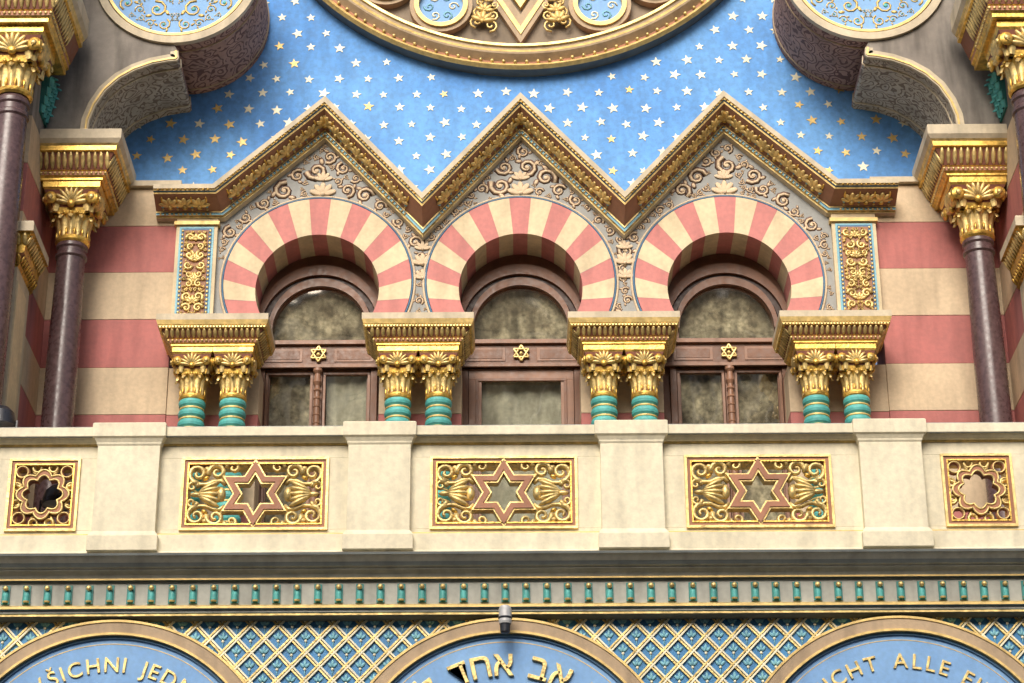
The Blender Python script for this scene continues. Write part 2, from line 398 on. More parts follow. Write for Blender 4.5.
for x0,x1,sd in((-3.42,-3.00,1),(3.27,3.72,2)):
    pl.box(x0,x1,-.06,.45,11.45,12.87,'cream_arch')
    pl.box(x0+.035,x1-.035,-.068,-.061,11.46,12.70,'tile_light')
    pl.box(x0+.055,x1-.055,-.076,-.069,11.46,12.68,'line_blue')
    pl.box(x0+.085,x1-.085,-.084,-.077,11.46,12.655,'soffit_tan')
    P=[(x0+.09,11.46),(x1-.09,11.46),(x1-.09,12.65),(x0+.09,12.65)]
    ax=(x0+x1)/2
    C=pack(lambda x,z:min(segdist(x,z,P),x-ax) if inpoly(x,z,P) else -1,ax,x1-.09,11.46,12.65,.06,.012,5000,5+sd)
    scrolls(pl,C,-.092,'gold_pale','gold_pale',.34,.020,ax,6)
    for k in range(5):
        z=11.6+k*.235
        pl.fan((ax,-.09,z),(1,0,0),(0,0,1),(0,-1,0),.075,'gold_pale',5,.2)
    for sx in(x0+.07,x1-.07):
        for k in range(26): pl.ball(sx,-.08,11.5+k*.046,.012,'gold_pale',.008,.016)
    pl.box(x0-.02,x1+.02,-.09,.0,12.72,12.76,'gold_paint'); 
pl.obj('gilded_relief_pilasters',B)
# --- capitals
def capital(mb,cx,cy,zn,zt,rc,hw,blk=.46):
    H=zt-zn; zb_=zn+H*blk
    mb.lathe(cx,cy,[(rc,zn-.02),(rc*1.14,zn),(rc*1.17,zn+.02),(rc*1.12,zn+.04),(rc*.98,zn+.05),(rc*.95,zn+H*.2),(rc*1.05,zn+H*.35),(rc*1.3,zb_)],['gold']*4+['terracotta','terracotta','gold'],24)
    for k in range(12):
        a=2*pi*k/12; o=Vector((math.cos(a),math.sin(a),0))
        mb.leaf(Vector((cx,cy,zn+.045))+o*rc*.98,(0,0,1),o,rc*.55,H*.36,rc*.32,'gold_pale')
    for k in range(12):
        a=2*pi*(k+.5)/12; o=Vector((math.cos(a),math.sin(a),0))
        mb.ell(Vector((cx,cy,zn+H*.14))+o*rc*1.06,o*rc*.1,Vector((-o.y,o.x,0))*rc*.09,(0,0,H*.08),'gold',6,4)
    for k in range(20):
        a=2*pi*k/20; mb.ball(cx+rc*1.36*math.cos(a),cy+rc*1.36*math.sin(a),zb_+.0,rc*.13,'gold')
    hb=rc*1.2
    pf=[(hb,zb_),(hb*1.08,zb_+H*.10),(hw*.95,zt-H*.16),(hw,zt-H*.12),(hw,zt)]
    for (h0,z0),(h1,z1),mm in zip(pf[:-1],pf[1:],['gold','red_brown','gold','gold']):
        v=[(cx-h0,cy-h0,z0),(cx+h0,cy-h0,z0),(cx+h0,cy+h0,z0),(cx-h0,cy+h0,z0),(cx-h1,cy-h1,z1),(cx+h1,cy-h1,z1),(cx+h1,cy+h1,z1),(cx-h1,cy+h1,z1)]
        mb.add(v,[(k,(k+1)%4,4+(k+1)%4,4+k) for k in range(4)],mm)
    zf=zb_+H*.15; mid=(hb+hw)/2
    for o,rt in (((0,-1,0),(1,0,0)),((1,0,0),(0,1,0)),((-1,0,0),(0,-1,0))):
        o=Vector(o);rt=Vector(rt); c=Vector((cx,cy,zf))+o*(hb*1.10+.01); up=(Vector((0,0,1))+o*.25).normalized()
        mb.fan(c,rt,up,o,hw*.66,'gold_pale',9,.22)
        mb.ell(c+o*.02,rt*hw*.16,o*hw*.12,(0,0,hw*.16),'gold',8,5)
        for s in(-1,1):
            cc=Vector((cx,cy,zt-H*.30))+o*(mid+.02)+rt*s*hw*.72
            mb.ell(cc,rt*hw*.25,o*hw*.10,(0,0,hw*.25),'gold',8,5)
            mb.ell(cc+o*hw*.10,rt*hw*.11,o*hw*.06,(0,0,hw*.11),'gold_pale',6,4)
            mb.leaf(Vector((cx,cy,zb_+.01))+o*(hb*1.1)+rt*s*hw*.58,(0,0,1),(o+rt*s*.4).normalized(),hw*.36,H*.22,hw*.18,'gold_pale')
def flutes(mb,x0,x1,yf,yb,z0,z1,o0,o1,m,pitch=.055):
    z=(z0+z1)/2; h=(z1-z0)/2; o=(o0+o1)/2; k=(o1-o0)/2
    n=int((x1-x0+2*o)/pitch)
    for i in range(n):
        x=x0-o+(i+.5)*(x1-x0+2*o)/n
        mb.ell((x,yf-o-.004,z),(pitch*.40,0,0),(0,.018,-.006),(0,-k,h),m,6,5)
    n=int((yb-yf+o)/pitch)
    for i in range(n):
        y=yf-o+(i+.5)*(yb-yf+o)/n
        mb.ell((x0-o-.004,y,z),(0,pitch*.40,0),(.018,0,-.006),(-k,0,h),m,6,5)
        mb.ell((x1+o+.004,y,z),(0,pitch*.40,0),(.018,0,.006),(k,0,h),m,6,5)
def beads(mb,x0,x1,yf,yb,z,o,r,m,pitch):
    n=int((x1-x0+2*o)/pitch)
    for i in range(n+1): mb.ball(x0-o+i*(x1-x0+2*o)/n,yf-o,z,r,m)
    n=int((yb-yf+o)/pitch)
    for i in range(1,n+1):
        y=yf-o+i*(yb-yf+o)/n; mb.ball(x0-o,y,z,r,m); mb.ball(x1+o,y,z,r,m)
cp=MB(); sh=MB()
for xc in [-2.915,-.915,1.090,3.150]:
    for s in(-1,1):
        cx=xc+s*.198; cy=-.33
        capital(cp,cx,cy,10.64,11.15,.115,.195)
        z=8.72; pr=[]; mm=[]
        while z<10.60:
            pr+=[(.112,z),(.128,z+.02),(.132,z+.045),(.126,z+.07),(.115,z+.082),(.122,z+.088),(.122,z+.100),(.112,z+.106)]
            mm+=['teal']*4+['gold_paint']*3+['teal_dark']; z+=.108
        sh.lathe(cx,cy,pr,mm[:len(pr)-1],24)
        sh.box(cx-.17,cx+.17,cy-.17,cy+.17,8.6,8.7,'cornice_cream'); 
    x0,x1,yf=xc-.395,xc+.395,-.53
    cp.rectmold(x0,x1,yf,.02,[(0,11.14),(.012,11.145),(.012,11.16),(.03,11.17),(.035,11.205),(.045,11.21),(.10,11.285),(.125,11.29),(.125,11.31),(.135,11.315),(.15,11.36),(.15,11.425),(.14,11.43)],
       ['gold','gold','gold','terracotta','gold','red_brown','gold','gold_pale','gold','gold_paint','cornice_cream','cornice_cream'])
    flutes(cp,x0,x1,yf,0,11.21,11.288,.045,.105,'gold_pale',.052)
    beads(cp,x0,x1,yf,0,11.188,.036,.014,'gold_pale',.04)
    beads(cp,x0,x1,yf,0,11.302,.126,.010,'gold_pale',.03)
cp.obj('impost_capitals',B); sh.obj('teal_column_shafts',B)
co=MB()
for sx in(-1,1):
    cx=-4.385 if sx<0 else 4.655
    capital(co,cx,-.45,12.30,12.88,.150,.285)
    co.lathe(cx,-.45,[(.19,8.6),(.19,8.75),(.158,8.8),(.155,11.0),(.140,12.12),(.158,12.14),(.158,12.17),(.142,12.18),(.142,12.22),(.158,12.24),(.158,12.27),(.145,12.29)],['cornice_cream','gold','granite','granite','granite','granite','granite','granite','granite','granite','granite'],28)
    xa,xb=(XL+.002,cx+.30) if sx<0 else (cx-.30,XR-.002)
    co.rectmold(xa,xb,-.74,.02,[(0,12.87),(.01,12.88),(.01,12.90),(.035,12.92),(.035,12.96),(.05,12.97),(.12,13.13),(.15,13.14),(.15,13.19),(.17,13.21),(.20,13.25),(.20,13.35),(.19,13.36)],
      ['gold','gold','gold','terracotta','gold','red_brown','gold','gold','gold_pale','cornice_cream','cornice_cream','cornice_cream'])
    flutes(co,xa,xb,-.74,0,12.97,13.14,.05,.125,'gold_pale',.06)
    beads(co,xa,xb,-.74,0,12.94,.036,.016,'gold_pale',.045)
    cx=-4.83 if sx<0 else 5.02; cy=-1.62
    capital(co,cx,cy,13.30,13.95,.160,.30)
    co.lathe(cx,cy,[(.21,8.45),(.21,8.75),(.175,8.8),(.168,12.0),(.152,13.05),(.168,13.07),(.168,13.10),(.152,13.12),(.152,13.18),(.168,13.2),(.168,13.24),(.152,13.27)],['cornice_cream']*2+['granite']*9,28)
    x0,x1=cx-.34,cx+.34
    co.rectmold(x0,x1,cy-.34,-1.0,[(0,13.94),(.01,13.95),(.01,13.99),(.035,14.01),(.035,14.06),(.05,14.07),(.12,14.26),(.15,14.27),(.15,14.33),(.17,14.35),(.20,14.40),(.20,14.58),(.19,14.6)],
      ['gold','gold','gold','terracotta','gold','red_brown','gold','gold','gold_pale','cornice_cream','cornice_cream','cornice_cream'])
    flutes(co,x0,x1,cy-.34,-1.3,14.07,14.27,.05,.125,'gold_pale',.06)
    beads(co,x0,x1,cy-.34,-1.3,14.035,.036,.018,'gold_pale',.05)
    co.box(cx-.4,cx+.4,cy-.4,-1.3,14.61,18.5,'cream_wall')
    if sx<0: x0,x1=XL-.3,XL+.01
    else: x0,x1=XR-.01,XR+.3
    co.rectmold(x0,x1,-1.36,-.75,[(0,11.60),(.02,11.62),(.02,11.68),(.06,11.72),(.07,11.80),(.12,11.90),(.15,11.91),(.15,12.0),(.14,12.02)],['gold','gold','terracotta','gold','gold','gold','cornice_cream','cornice_cream'])
    flutes(co,x0,x1,-1.36,-.75,11.79,11.90,.07,.125,'gold_pale',.06)
    flutes(co,x0,x1,-1.36,-.75,11.63,11.71,.02,.06,'gold',.06)
    co.rectmold(x0,x1,-1.36,-.80,[(0.0,8.6),(.0,11.60)],['cornice_cream'])
    co.rectmold(x0,x1,-1.34,-.95,[(0.015,8.6),(.015,11.45)],['cream_arch'])
    xs=XL if sx<0 else XR; o=-sx
    for k in range(4):
        for j in range(4):
            co.leaf((xs+o*(.02+.02*k),-1.0+j*.10,13.50+k*.10),(0,0,1),(o,0,0),.11,.10,.03,'teal')
        co.box(min(xs,xs+o*(.02+.02*k)),max(xs,xs+o*(.02+.02*k)),-1.07,-.65,13.48+k*.10,13.48+k*.10+.099,'teal_dark')
co.obj('side_columns',B)
bl=MB(); bl.box(-4.75,5.0,.25,.49,12.78,21.5,'blue_paint'); bl.obj('blue_gable_wall',B)
st=MB(); rnd=random.Random(3)
row=0; z=12.95
while z<18.5:
    x=-4.6+(.16 if row%2 else 0)
    while x<4.8:
        xx=x+rnd.uniform(-.03,.03); zz_=z+rnd.uniform(-.025,.025)
        if math.hypot(xx-.11,zz_-17.68)>3.12 and rnd.random()>.05:
            R=.058*rnd.uniform(.8,1.15); a=pi/2+rnd.uniform(-.35,.35)
            P=[(xx+(R if k%2==0 else R*.42)*math.cos(a+k*pi/5),zz_+(R if k%2==0 else R*.42)*math.sin(a+k*pi/5)) for k in range(10)]
            pg=.08 if abs(xx-.1)<2.9 else .7
            st.prism(P,.243,.251,'gold_paint' if rnd.random()<pg else 'star_gold')
        x+=.325
    z+=.19; row+=1
st.obj('gold_stars',B)
# --- rose window
rw=MB(); RX,RZ=.11,17.68
def rp(R,n=120): return circ(RX,RZ,R,n)
rw.sweep(rp(3.02),[(0.0,.25),(0,.10),(.03,.06),(.06,.08),(.07,.10),(.10,.11),(.16,.04),(.18,.035),(.22,.06),(.24,.10),(.27,.10),(.28,.075),(.31,.075),(.33,.12),(.36,.24)],
  ['cornice_dark','gold_paint','gold_paint','gold_pale','terracotta','tan_stone','tan_stone','gold_paint','cornice_dark','tan_stone','gold_paint','gold_pale','tan_stone','soffit_tan'],True)
for k in range(150):
    a=2*pi*k/150; rw.ball(RX+2.93*math.cos(a),.085,RZ+2.93*math.sin(a),.02,'gold_pale')
rw.prism(rp(2.68,96),.225,.248,'rose_ground')
for tri in(0,1):
    a=-pi/2+tri*pi
    for (Ra,Rb,y,m) in((2.66,2.30,.14,'tan_stone'),(2.56,2.46,.125,'gold_paint'),(2.20,2.10,.16,'gold_paint'),(1.95,1.75,.17,'tan_stone')):
        O=[(RX+Ra*math.cos(a+k*2*pi/3),RZ+Ra*math.sin(a+k*2*pi/3)) for k in range(3)]
        I=[(RX+Rb*math.cos(a+k*2*pi/3),RZ+Rb*math.sin(a+k*2*pi/3)) for k in range(3)]
        rw.strip(O,I,y-tri*.004,.226,m)
rw.prism(rp(.9,48),.12,.2,'tympanum_blue')
for k in range(6):
    for s in(-1,1):
        a=-pi/2+k*pi/3+s*math.radians(21.5); x=RX+2.34*math.cos(a); z=RZ+2.34*math.sin(a)
        rw.strip(circ(x,z,.29,32),circ(x,z,.24,32),.10,.226,'gold_paint'); rw.strip(circ(x,z,.34,32),circ(x,z,.29,32),.13,.226,'tan_stone')
        rw.prism(circ(x,z,.24,32),.17,.2,'tympanum_blue')
        for q in range(6):
            b=q*pi/3; rw.tube(spiral(x+.13*math.cos(b),z+.13*math.sin(b),.165,.06,b,1,1.2,10),.01,'tile_light' if q%2 else 'star_gold',.006,4)
        a=-pi/2+k*pi/3+s*math.radians(9.8); x=RX+2.42*math.cos(a); z=RZ+2.42*math.sin(a)
        d=Vector((math.cos(a),0,math.sin(a)))
        for q,rr in((0,.10),(1,.08),(2,.06)):
            p=Vector((x,.14,z))-d*.13*q; rw.fan(p,(-d.z,0,d.x),-d,(0,-1,0),rr*1.3,'gold_paint',5,.2)
            rw.tube(spiral(p.x+.06*s,p.z,.15,rr*.8,a,s,1.3,12),.013,'gold_paint',.015,5)
            rw.tube(spiral(p.x-.09*s,p.z-.05,.15,rr*.8,a,-s,1.3,12),.013,'gold_pale',.015,5)
rw.obj('rose_window',B)
# --- lobed arch flanks with medallions
lo=MB()
for sx in(-1,1):
    M=(lambda x:x) if sx<0 else (lambda x:2*AXIS-x)
    mc=(-3.46,15.315); mr=.855
    pts=[(-4.72,13.375),(-4.26,13.375),(-4.25,13.55),(-4.20,13.72),(-4.11,13.89),(-3.98,14.03),(-3.83,14.13),(-3.66,14.20),(-3.50,14.235),(-3.41,14.245),(-3.39,14.27),(-3.40,14.36),(-3.46,14.47)]
    pts+=[(mc[0]+mr*math.cos(a),mc[1]+mr*math.sin(a)) for a in [math.radians(-90+6*k) for k in range(1,29)]]
    pts+=[(-3.7,16.6),(-3.75,17.5),(-3.7,18.3),(-3.4,19.2),(-2.8,20.0),(-1.8,20.7),(-.8,20.95),(AXIS,21.0),(AXIS,22),(-4.72,22)]
    P=[(M(x),z) for x,z in pts]
    n=len(P); yf=-.75
    v=[(x,yf,z) for x,z in P]+[(x,.25,z) for x,z in P]
    lo.add(v,[tuple(range(n))],'grey_stone')
    for i in range(n):
        m='soffit_grey' if i<10 else ('soffit_brown' if i<42 else 'soffit_grey')
        lo.add([v[i],v[(i+1)%n],v[n+(i+1)%n],v[n+i]],[(0,1,2,3)],m,i>=11 and i<40)
    e=[(M(x),z) for x,z in pts[1:12]]
    s_=1 if sx<0 else -1
    lo.sweep(e,[(0,yf+.02),(0,yf-.035),(.08*s_,yf-.035),(.08*s_,yf+.01)],'cornice_cream')
    lo.sweep(e,[(.015*s_,yf-.034),(.015*s_,yf-.045),(.035*s_,yf-.045),(.035*s_,yf-.03)],'gold_paint')
    for yy in(-.62,.12): lo.tube([(x,yy,z-.004) for x,z in e],.012,'cornice_cream',.012)
    cx,cz=M(mc[0]),mc[1]
    lo.strip(circ(cx,cz,mr+.005,64),circ(cx,cz,mr-.075,64),yf-.04,yf+.02,'cornice_cream')
    lo.strip(circ(cx,cz,mr-.09,64),circ(cx,cz,mr-.12,64),yf-.03,yf+.02,'gold_paint')
    lo.prism(circ(cx,cz,mr-.12,64),yf-.012,yf+.02,'tympanum_blue')
    C=pack(lambda x,z:min(mr-.14-math.hypot(x-cx,z-cz),x-cx+.0),cx,cx+mr,cz-mr,cz+mr,.12,.022,4500,8)
    scrolls(lo,C,yf-.016,'gold_paint','teal',.13,.006,cx,4)
    for yy in(-.6,.15): lo.tube([(cx+(mr-.0)*math.cos(a),yy,cz+(mr)*math.sin(a)) for a in [math.radians(-90+6*k)*1 if sx<0 else math.radians(270-6*k) for k in range(0,29)]],.012,'tan_stone',.010)
lo.obj('lobed_arch_flanks',B)
# --- windows
wf=MB(); wg=MB(); cu=MB()
for i,cx in enumerate(AX):
    wx=cx
    A=[pi*k/32 for k in range(33)]
    gi=[(wx+.49*math.cos(a),11.74+.49*math.sin(a)) for a in A]; go=[(wx+.70*math.cos(a),12.0+.70*math.sin(a)) for a in A]
    wf.strip(gi,go,.44,.5,'wood',closed=False)
    for r0,r1,y,m in((.485,.53,.385,'wood'),(.545,.60,.40,'wood_dark'),(.60,.66,.36,'wood')):
        wf.strip([(wx+r0*math.cos(a),11.75+r0*math.sin(a)*1.02) for a in A],[(wx+r1*math.cos(a),11.75+r1*math.sin(a)*1.1) for a in A],y,.45,m,closed=False)
    for s in(-1,1):
        xs=sorted([wx+s*.49,wx+s*.70]); wf.box(xs[0],xs[1],.44,.5,8.6,12.1,'wood')
        xs=sorted([wx+s*.535,wx+s*.60]); wf.box(xs[0],xs[1],.38,.439,8.6,11.30,'wood')
    wf.box(wx-.64,wx+.64,.36,.5,11.33,11.56,'wood'); wf.box(wx-.65,wx+.65,.32,.36,11.555,11.60,'wood_light'); wf.box(wx-.65,wx+.65,.33,.36,11.30,11.335,'wood_light')
    wf.box(wx-.56,wx-.16,.352,.361,11.37,11.52,'wood_light'); wf.box(wx+.16,wx+.56,.352,.361,11.37,11.52,'wood_light')
    wf.box(wx-.53,wx-.19,.348,.353,11.395,11.495,'wood'); wf.box(wx+.19,wx+.53,.348,.353,11.395,11.495,'wood')
    for tri in(0,1):
        T=[(wx+.002+.088*math.cos(pi/2+tri*pi+k*2*pi/3),.335-.004*tri,11.45+.088*math.sin(pi/2+tri*pi+k*2*pi/3)) for k in range(3)]
        for k in range(3):
            a_=Vector(T[k]);b_=Vector(T[(k+1)%3])
            wf.tube([tuple(a_),tuple(a_.lerp(b_,.5)),tuple(b_)],.012,'gold_pale',.012,6)
    wf.ball(wx,.345,11.45,.022,'gold_pale')
    if i!=1:
        wf.box(wx-.045,wx+.045,.37,.45,8.6,11.30,'wood')
        wf.lathe(wx,.35,[(.045,11.29),(.05,11.26),(.03,11.23),(.034,11.18),(.045,11.14),(.028,11.10),(.034,10.9),(.036,10.5),(.04,8.7)],'wood_light',12)
        for k in range(7): wf.lathe(wx,.35,[(.03,11.07-k*.09),(.041,11.05-k*.09),(.03,11.03-k*.09)],'wood_light',10)
        for s in(-1,1):
            a,b=sorted([wx+s*.05,wx+s*.53])
            for q in((a,b,11.25,11.299),(a,b,8.62,8.8)): wf.box(q[0],q[1],.40,.45,q[2],q[3],'wood')
            wf.box(a,a+.028,.40,.45,8.8,11.25,'wood_light'); wf.box(b-.028,b,.40,.45,8.8,11.25,'wood_light')
    else:
        wf.box(wx-.53,wx+.53,.39,.45,11.18,11.299,'wood_light'); wf.box(wx-.53,wx-.40,.39,.45,8.6,11.18,'wood_light'); wf.box(wx+.40,wx+.53,.39,.45,8.6,11.18,'wood_light')
        wf.box(wx-.46,wx+.46,.375,.391,11.16,11.19,'wood'); wf.box(wx-.46,wx-.43,.375,.391,8.6,11.16,'wood'); wf.box(wx+.43,wx+.46,.375,.391,8.6,11.16,'wood')
    def pane(x0,x1,z0,z1,yt,tl,tw=0):
        yb=yt+(z1-z0)*math.tan(tl); wg.add([(x0,yb,z0),(x1,yb+tw,z0),(x1,yt+tw,z1),(x0,yt,z1)],[(0,1,2,3)],'window_glass')
    tlt=math.radians(6)
    pane(wx-.52,wx+.52,11.5,12.27,.445,tlt)
    if i!=1: pane(wx-.52,wx-.03,8.7,11.31,.43,tlt,.02); pane(wx+.03,wx+.52,8.7,11.31,.43,tlt)
    else: pane(wx-.5,wx+.5,8.7,11.31,.43,tlt)
    # drapes close behind the panes; the blotchy brown ones carry a painted stone reflection
    def drape(x0,x1,z0,z1,yt,m,amp=.02,fr=34,ph=0):
        n=44; nz_=6; v=[]
        for j in range(nz_+1):
            t=j/nz_
            for k in range(n+1):
                x=x0+(x1-x0)*k/n; v.append((x,yt+(z1-z0)*(1-t)*.105+amp*(1.2-.6*t)*math.sin(x*fr+ph+.5*math.sin(x*9+t*2)),z0+(z1-z0)*t))
        cu.add(v,[(j*(n+1)+k,j*(n+1)+k+1,(j+1)*(n+1)+k+1,(j+1)*(n+1)+k) for j in range(nz_) for k in range(n)],m,True)
    drape(wx-.56,wx+.56,11.45,12.34,.515,'drape_stone_reflection',.006,14,i)
    if i==1: drape(wx-.54,wx+.54,8.6,11.32,.50,'curtain',.018,30)
    else:
        drape(wx-.58,wx+(-.08 if i==0 else -.02),8.6,11.32,.51,'drape_stone_reflection',.012,26,i)
        drape(wx+.08,wx+.58,8.6,11.32,.50,'curtain' if i==0 else 'drape_stone_reflection',.016,32,i*2)
    wg.box(wx-.62,wx+.62,1.2,1.25,8.6,12.8,'dark_interior')
wf.obj('window_frames',B,.003); wg.obj('window_panes',B); cu.obj('window_drapes',B)
# --- balcony
ba=MB(); yF=-2.2; yB=-2.0
px=[-3.345,-1.159,1.036,3.293]
holes=[(-4.078,.31),(-2.241,.64),(-.078,.64),(2.137,.64),(4.044,.31)]
ba.box(-6.4,6.4,yF,yB,8.58,8.62,'balcony_cream')
ba.box(-6.4,6.4,yF,yB,9.285,9.40,'balcony_cream')
segs=[-6.4]
for c,w in holes: segs+= [c-w,c+w]
segs.append(6.4)
for k in range(0,len(segs),2): ba.box(segs[k],segs[k+1],yF,yB,8.62,9.285,'balcony_cream')
ba.xmold(-6.4,6.4,[(yB+.02,8.58),(yF-.02,8.582),(yF-.03,8.575),(yF-.03,8.565),(yF-.05,8.56),(yF-.05,8.41),(yF-.07,8.395),(yF-.07,8.37),(yB,8.36)],['balcony_cream','gold_paint','gold_paint','balcony_cream','balcony_cream','balcony_cream','balcony_cream','cornice_grey'])
ba.xmold(-6.4,6.4,[(yB+.05,9.40),(yF-.01,9.40),(yF-.02,9.415),(yF-.04,9.42),(yF-.07,9.455),(yF-.10,9.46),(yF-.10,9.54),(yF-.09,9.55),(yB+.05,9.57),(yB+.05,9.40)],['gold_paint','gold_paint','balcony_cream','balcony_cream','balcony_cream','balcony_cream','cornice_grey','cornice_grey','balcony_cream'])
ba.box(-6.4,6.4,yF-.104,yF-.09,9.447,9.453,'cornice_dark')  # dark strip drawn in as the shadow line under the rail slab
for x in px:
    ba.rectmold(x-.272,x+.272,yF-.09,yB+.08,[(.030,8.40),(.030,8.53),(.02,8.55),(.010,8.565),(0,8.58),(0,9.37),(.01,9.385),(.012,9.40),(.03,9.43),(.048,9.445),(.048,9.565),(.038,9.575)],'balcony_cream')
ba.obj('balustrade',B,.006)
bf=MB(); bf.box(-6.4,6.4,yB+.001,.5,8.40,8.55,'cornice_grey'); bf.obj('balcony_floor',B)
gp=MB()
def frame(cx,hw,z0,z1):
    for o,i_,y,m in((0,.022,yF-.025,'gold_pale'),(.022,.05,yF-.012,'terracotta'),(.05,.062,yF-.02,'gold')):
        O=[(cx-hw+o,z0+o),(cx+hw-o,z0+o),(cx+hw-o,z1-o),(cx-hw+o,z1-o)]; I=[(cx-hw+i_,z0+i_),(cx+hw-i_,z0+i_),(cx+hw-i_,z1-i_),(cx-hw+i_,z1-i_)]
        gp.strip(O,I,y,yB-.02,m)
for cx,w in holes:
    z0,z1=8.61,9.285; cz=(z0+z1)/2
    frame(cx,w,z0,z1)
    y=yF+.03
    if w>.5:
        R=.325
        gp.strip(hexstar(cx,cz,R),hexstar(cx,cz,R*.55),y-.05,y+.05,'gold_pale',back=True)
        gp.strip(hexstar(cx,cz,R*.92),hexstar(cx,cz,R*.64),y-.062,y,'terracotta')
        for s in(-1,1):
            X=lambda x:cx+s*x
            for k,(dz,ang) in enumerate(((.0,0),(.036,.25),(-.036,-.25),(.068,.5),(-.068,-.5))):
                d=Vector((s*math.cos(ang),0,-math.sin(ang)*1.0)); n_=Vector((-d.z,0,d.x))
                gp.ell((X(.395),y-.03,cz+dz),d*.11,(0,.045,0),n_*.025,'gold_pale',8,5)
            gp.ell((X(.29),y-.02,cz),(s*.04,0,0),(0,.045,0),(0,0,.07),'gold_pale',8,5)
            gp.ell((X(.51),y-.02,cz),(s*.06,0,0),(0,.03,0),(0,0,.022),'gold_pale',8,5)
            for u in(-1,1):
                Z=lambda z:cz+u*z
                def sp(x,z,r,a,d,t=1.5,w_=.024): gp.tube(spiral(X(x),Z(z),y-.01,r,(a if s>0 else pi-a) if u>0 else -((a if s>0 else pi-a)),d*s*u,t,18),w_,'gold_pale',.036,6,True)
                sp(.50,.195,.090,-pi/2,1,1.4,.027); sp(.335,.21,.080,-.3,1,1.4,.026); sp(.195,.25,.062,0,1,1.2,.022); sp(.545,.072,.05,pi,-1,1.2,.02); sp(.10,.285,.035,0,1,1.1,.016)
                gp.tube([(X(.26),y,Z(.10)),(X(.30),y,Z(.135)),(X(.36),y,Z(.13)),(X(.42),y,Z(.10)),(X(.48),y,Z(.10)),(X(.54),y,Z(.13)),(X(.58),y,Z(.19))],.02,'gold_pale',.03,6)
                gp.tube([(X(.10),y,Z(.30)),(X(.18),y,Z(.285)),(X(.27),y,Z(.29)),(X(.36),y,Z(.285)),(X(.45),y,Z(.285)),(X(.57),y,Z(.27))],.018,'terracotta',.03,6)
                gp.ell((X(.42),y-.01,Z(.24)),(s*.035,0,u*.018),(0,.03,0),(-s*.012,0,u*.024),'gold_pale',6,4)
                gp.ell((X(.27),y-.01,Z(.16)),(s*.03,0,u*.03),(0,.03,0),(-s*.015,0,u*.015),'gold_pale',6,4)
                gp.ell((X(.43),y-.01,Z(.155)),(s*.03,0,-u*.02),(0,.03,0),(s*.010,0,u*.016),'gold',6,4)
    else:
        def lob(R,k=8,am=.13): return [(cx+R*(1+am*abs(math.cos(k/2*a))-am*.5)*math.cos(a),cz+R*(1+am*abs(math.cos(k/2*a))-am*.5)*math.sin(a)) for a in [2*pi*q/96 for q in range(96)]]
        gp.strip(lob(.200,8,.25),lob(.160,8,.25),y-.05,y+.05,'terracotta',back=True)
        for R in(.203,.158): gp.tube([(x,y-.05,z) for x,z in lob(R,8,.25)],.010,'gold_pale',.012,6,closed=True)
        for k in range(8):
            a=k*pi/4+pi/8; d=Vector((math.cos(a),0,math.sin(a))); 
            e=.25/max(abs(d.x),abs(d.z))
            gp.tube([Vector((cx,y,cz))+d*.19,Vector((cx,y,cz))+d*e*1.0],.018,'gold_pale',.03)
        for u in(-1,1):
            for s in(-1,1):
                gp.tube([(x,y-.01,z) for x,z in circ(cx+s*.195,cz+u*.215,.052,16)],.016,'terracotta',.03,6,closed=True)
                gp.tube([(x,y-.035,z) for x,z in circ(cx+s*.195,cz+u*.215,.052,16)],.008,'gold_pale',.012,6,closed=True)
                gp.tube([(x,y-.005,z) for x,z in circ(cx+s*.07,cz+u*.255,.037,14)],.013,'gold_pale',.03,6,closed=True)
                gp.tube([(x,y-.005,z) for x,z in circ(cx+s*.235,cz+u*.08,.037,14)],.013,'gold_pale',.03,6,closed=True)
gp.obj('pierced_gilded_panels',B)
# --- main cornice below the balcony
lc=MB()
lc.xmold(-8,8,[(-2.0,8.368),(-2.33,8.366),(-2.33,8.345),(-2.32,8.34),(-2.30,8.325),(-2.27,8.30),(-2.25,8.27),(-2.22,8.262),(-2.22,8.25),(-2.17,8.225),(-2.15,8.20),(-2.15,8.185),(-2.11,8.18),(-2.10,7.972),(-2.13,7.965),(-2.15,7.95),(-2.15,7.93),(-2.12,7.925),(-2.12,7.90),(-2.10,7.895),(-2.12,7.89),(-2.13,7.87),(-2.09,7.86),(-1.97,7.85),(-1.5,7.85)],
 ['cornice_grey','cornice_dark','cornice_grey','cornice_grey','cornice_grey','cornice_dark','cornice_grey','cornice_grey','cornice_grey','cornice_grey','gold_paint','cornice_dark','cornice_grey','gold_paint','gold_pale','gold_paint','line_blue','cornice_grey','line_blue','gold_pale','gold_pale','cornice_dark','cornice_dark','cornice_grey'])
x=-7.9
while x<7.9:
    lc.box(x-.034,x+.034,-2.118,-2.105,7.985,8.150,'teal_dark')
    lc.lathe(x,-2.120,[(.004,8.10),(.022,8.09),(.027,8.06),(.027,8.01),(.022,7.995),(.004,7.99)],['teal','teal','teal','gold_paint','teal_dark'],10)
    lc.ball(x,-2.150,8.115,.024,'gold_pale')
    x+=.178
lc.obj('dentil_cornice',B)
OFF=(0,-.15,-.05)
gw=MB(); gw.box(-8.5,8.7,-1.85,.5,6.2,8.26,'tile_blue'); gw.box(-8.5,8.7,-1.86,.5,.05,6.2,'cream_wall'); gw.obj('lower_wall',B,0,OFF)
tl=MB(); W,H=.235,.25; y=-1.87
zlo,zhi=6.25,7.96
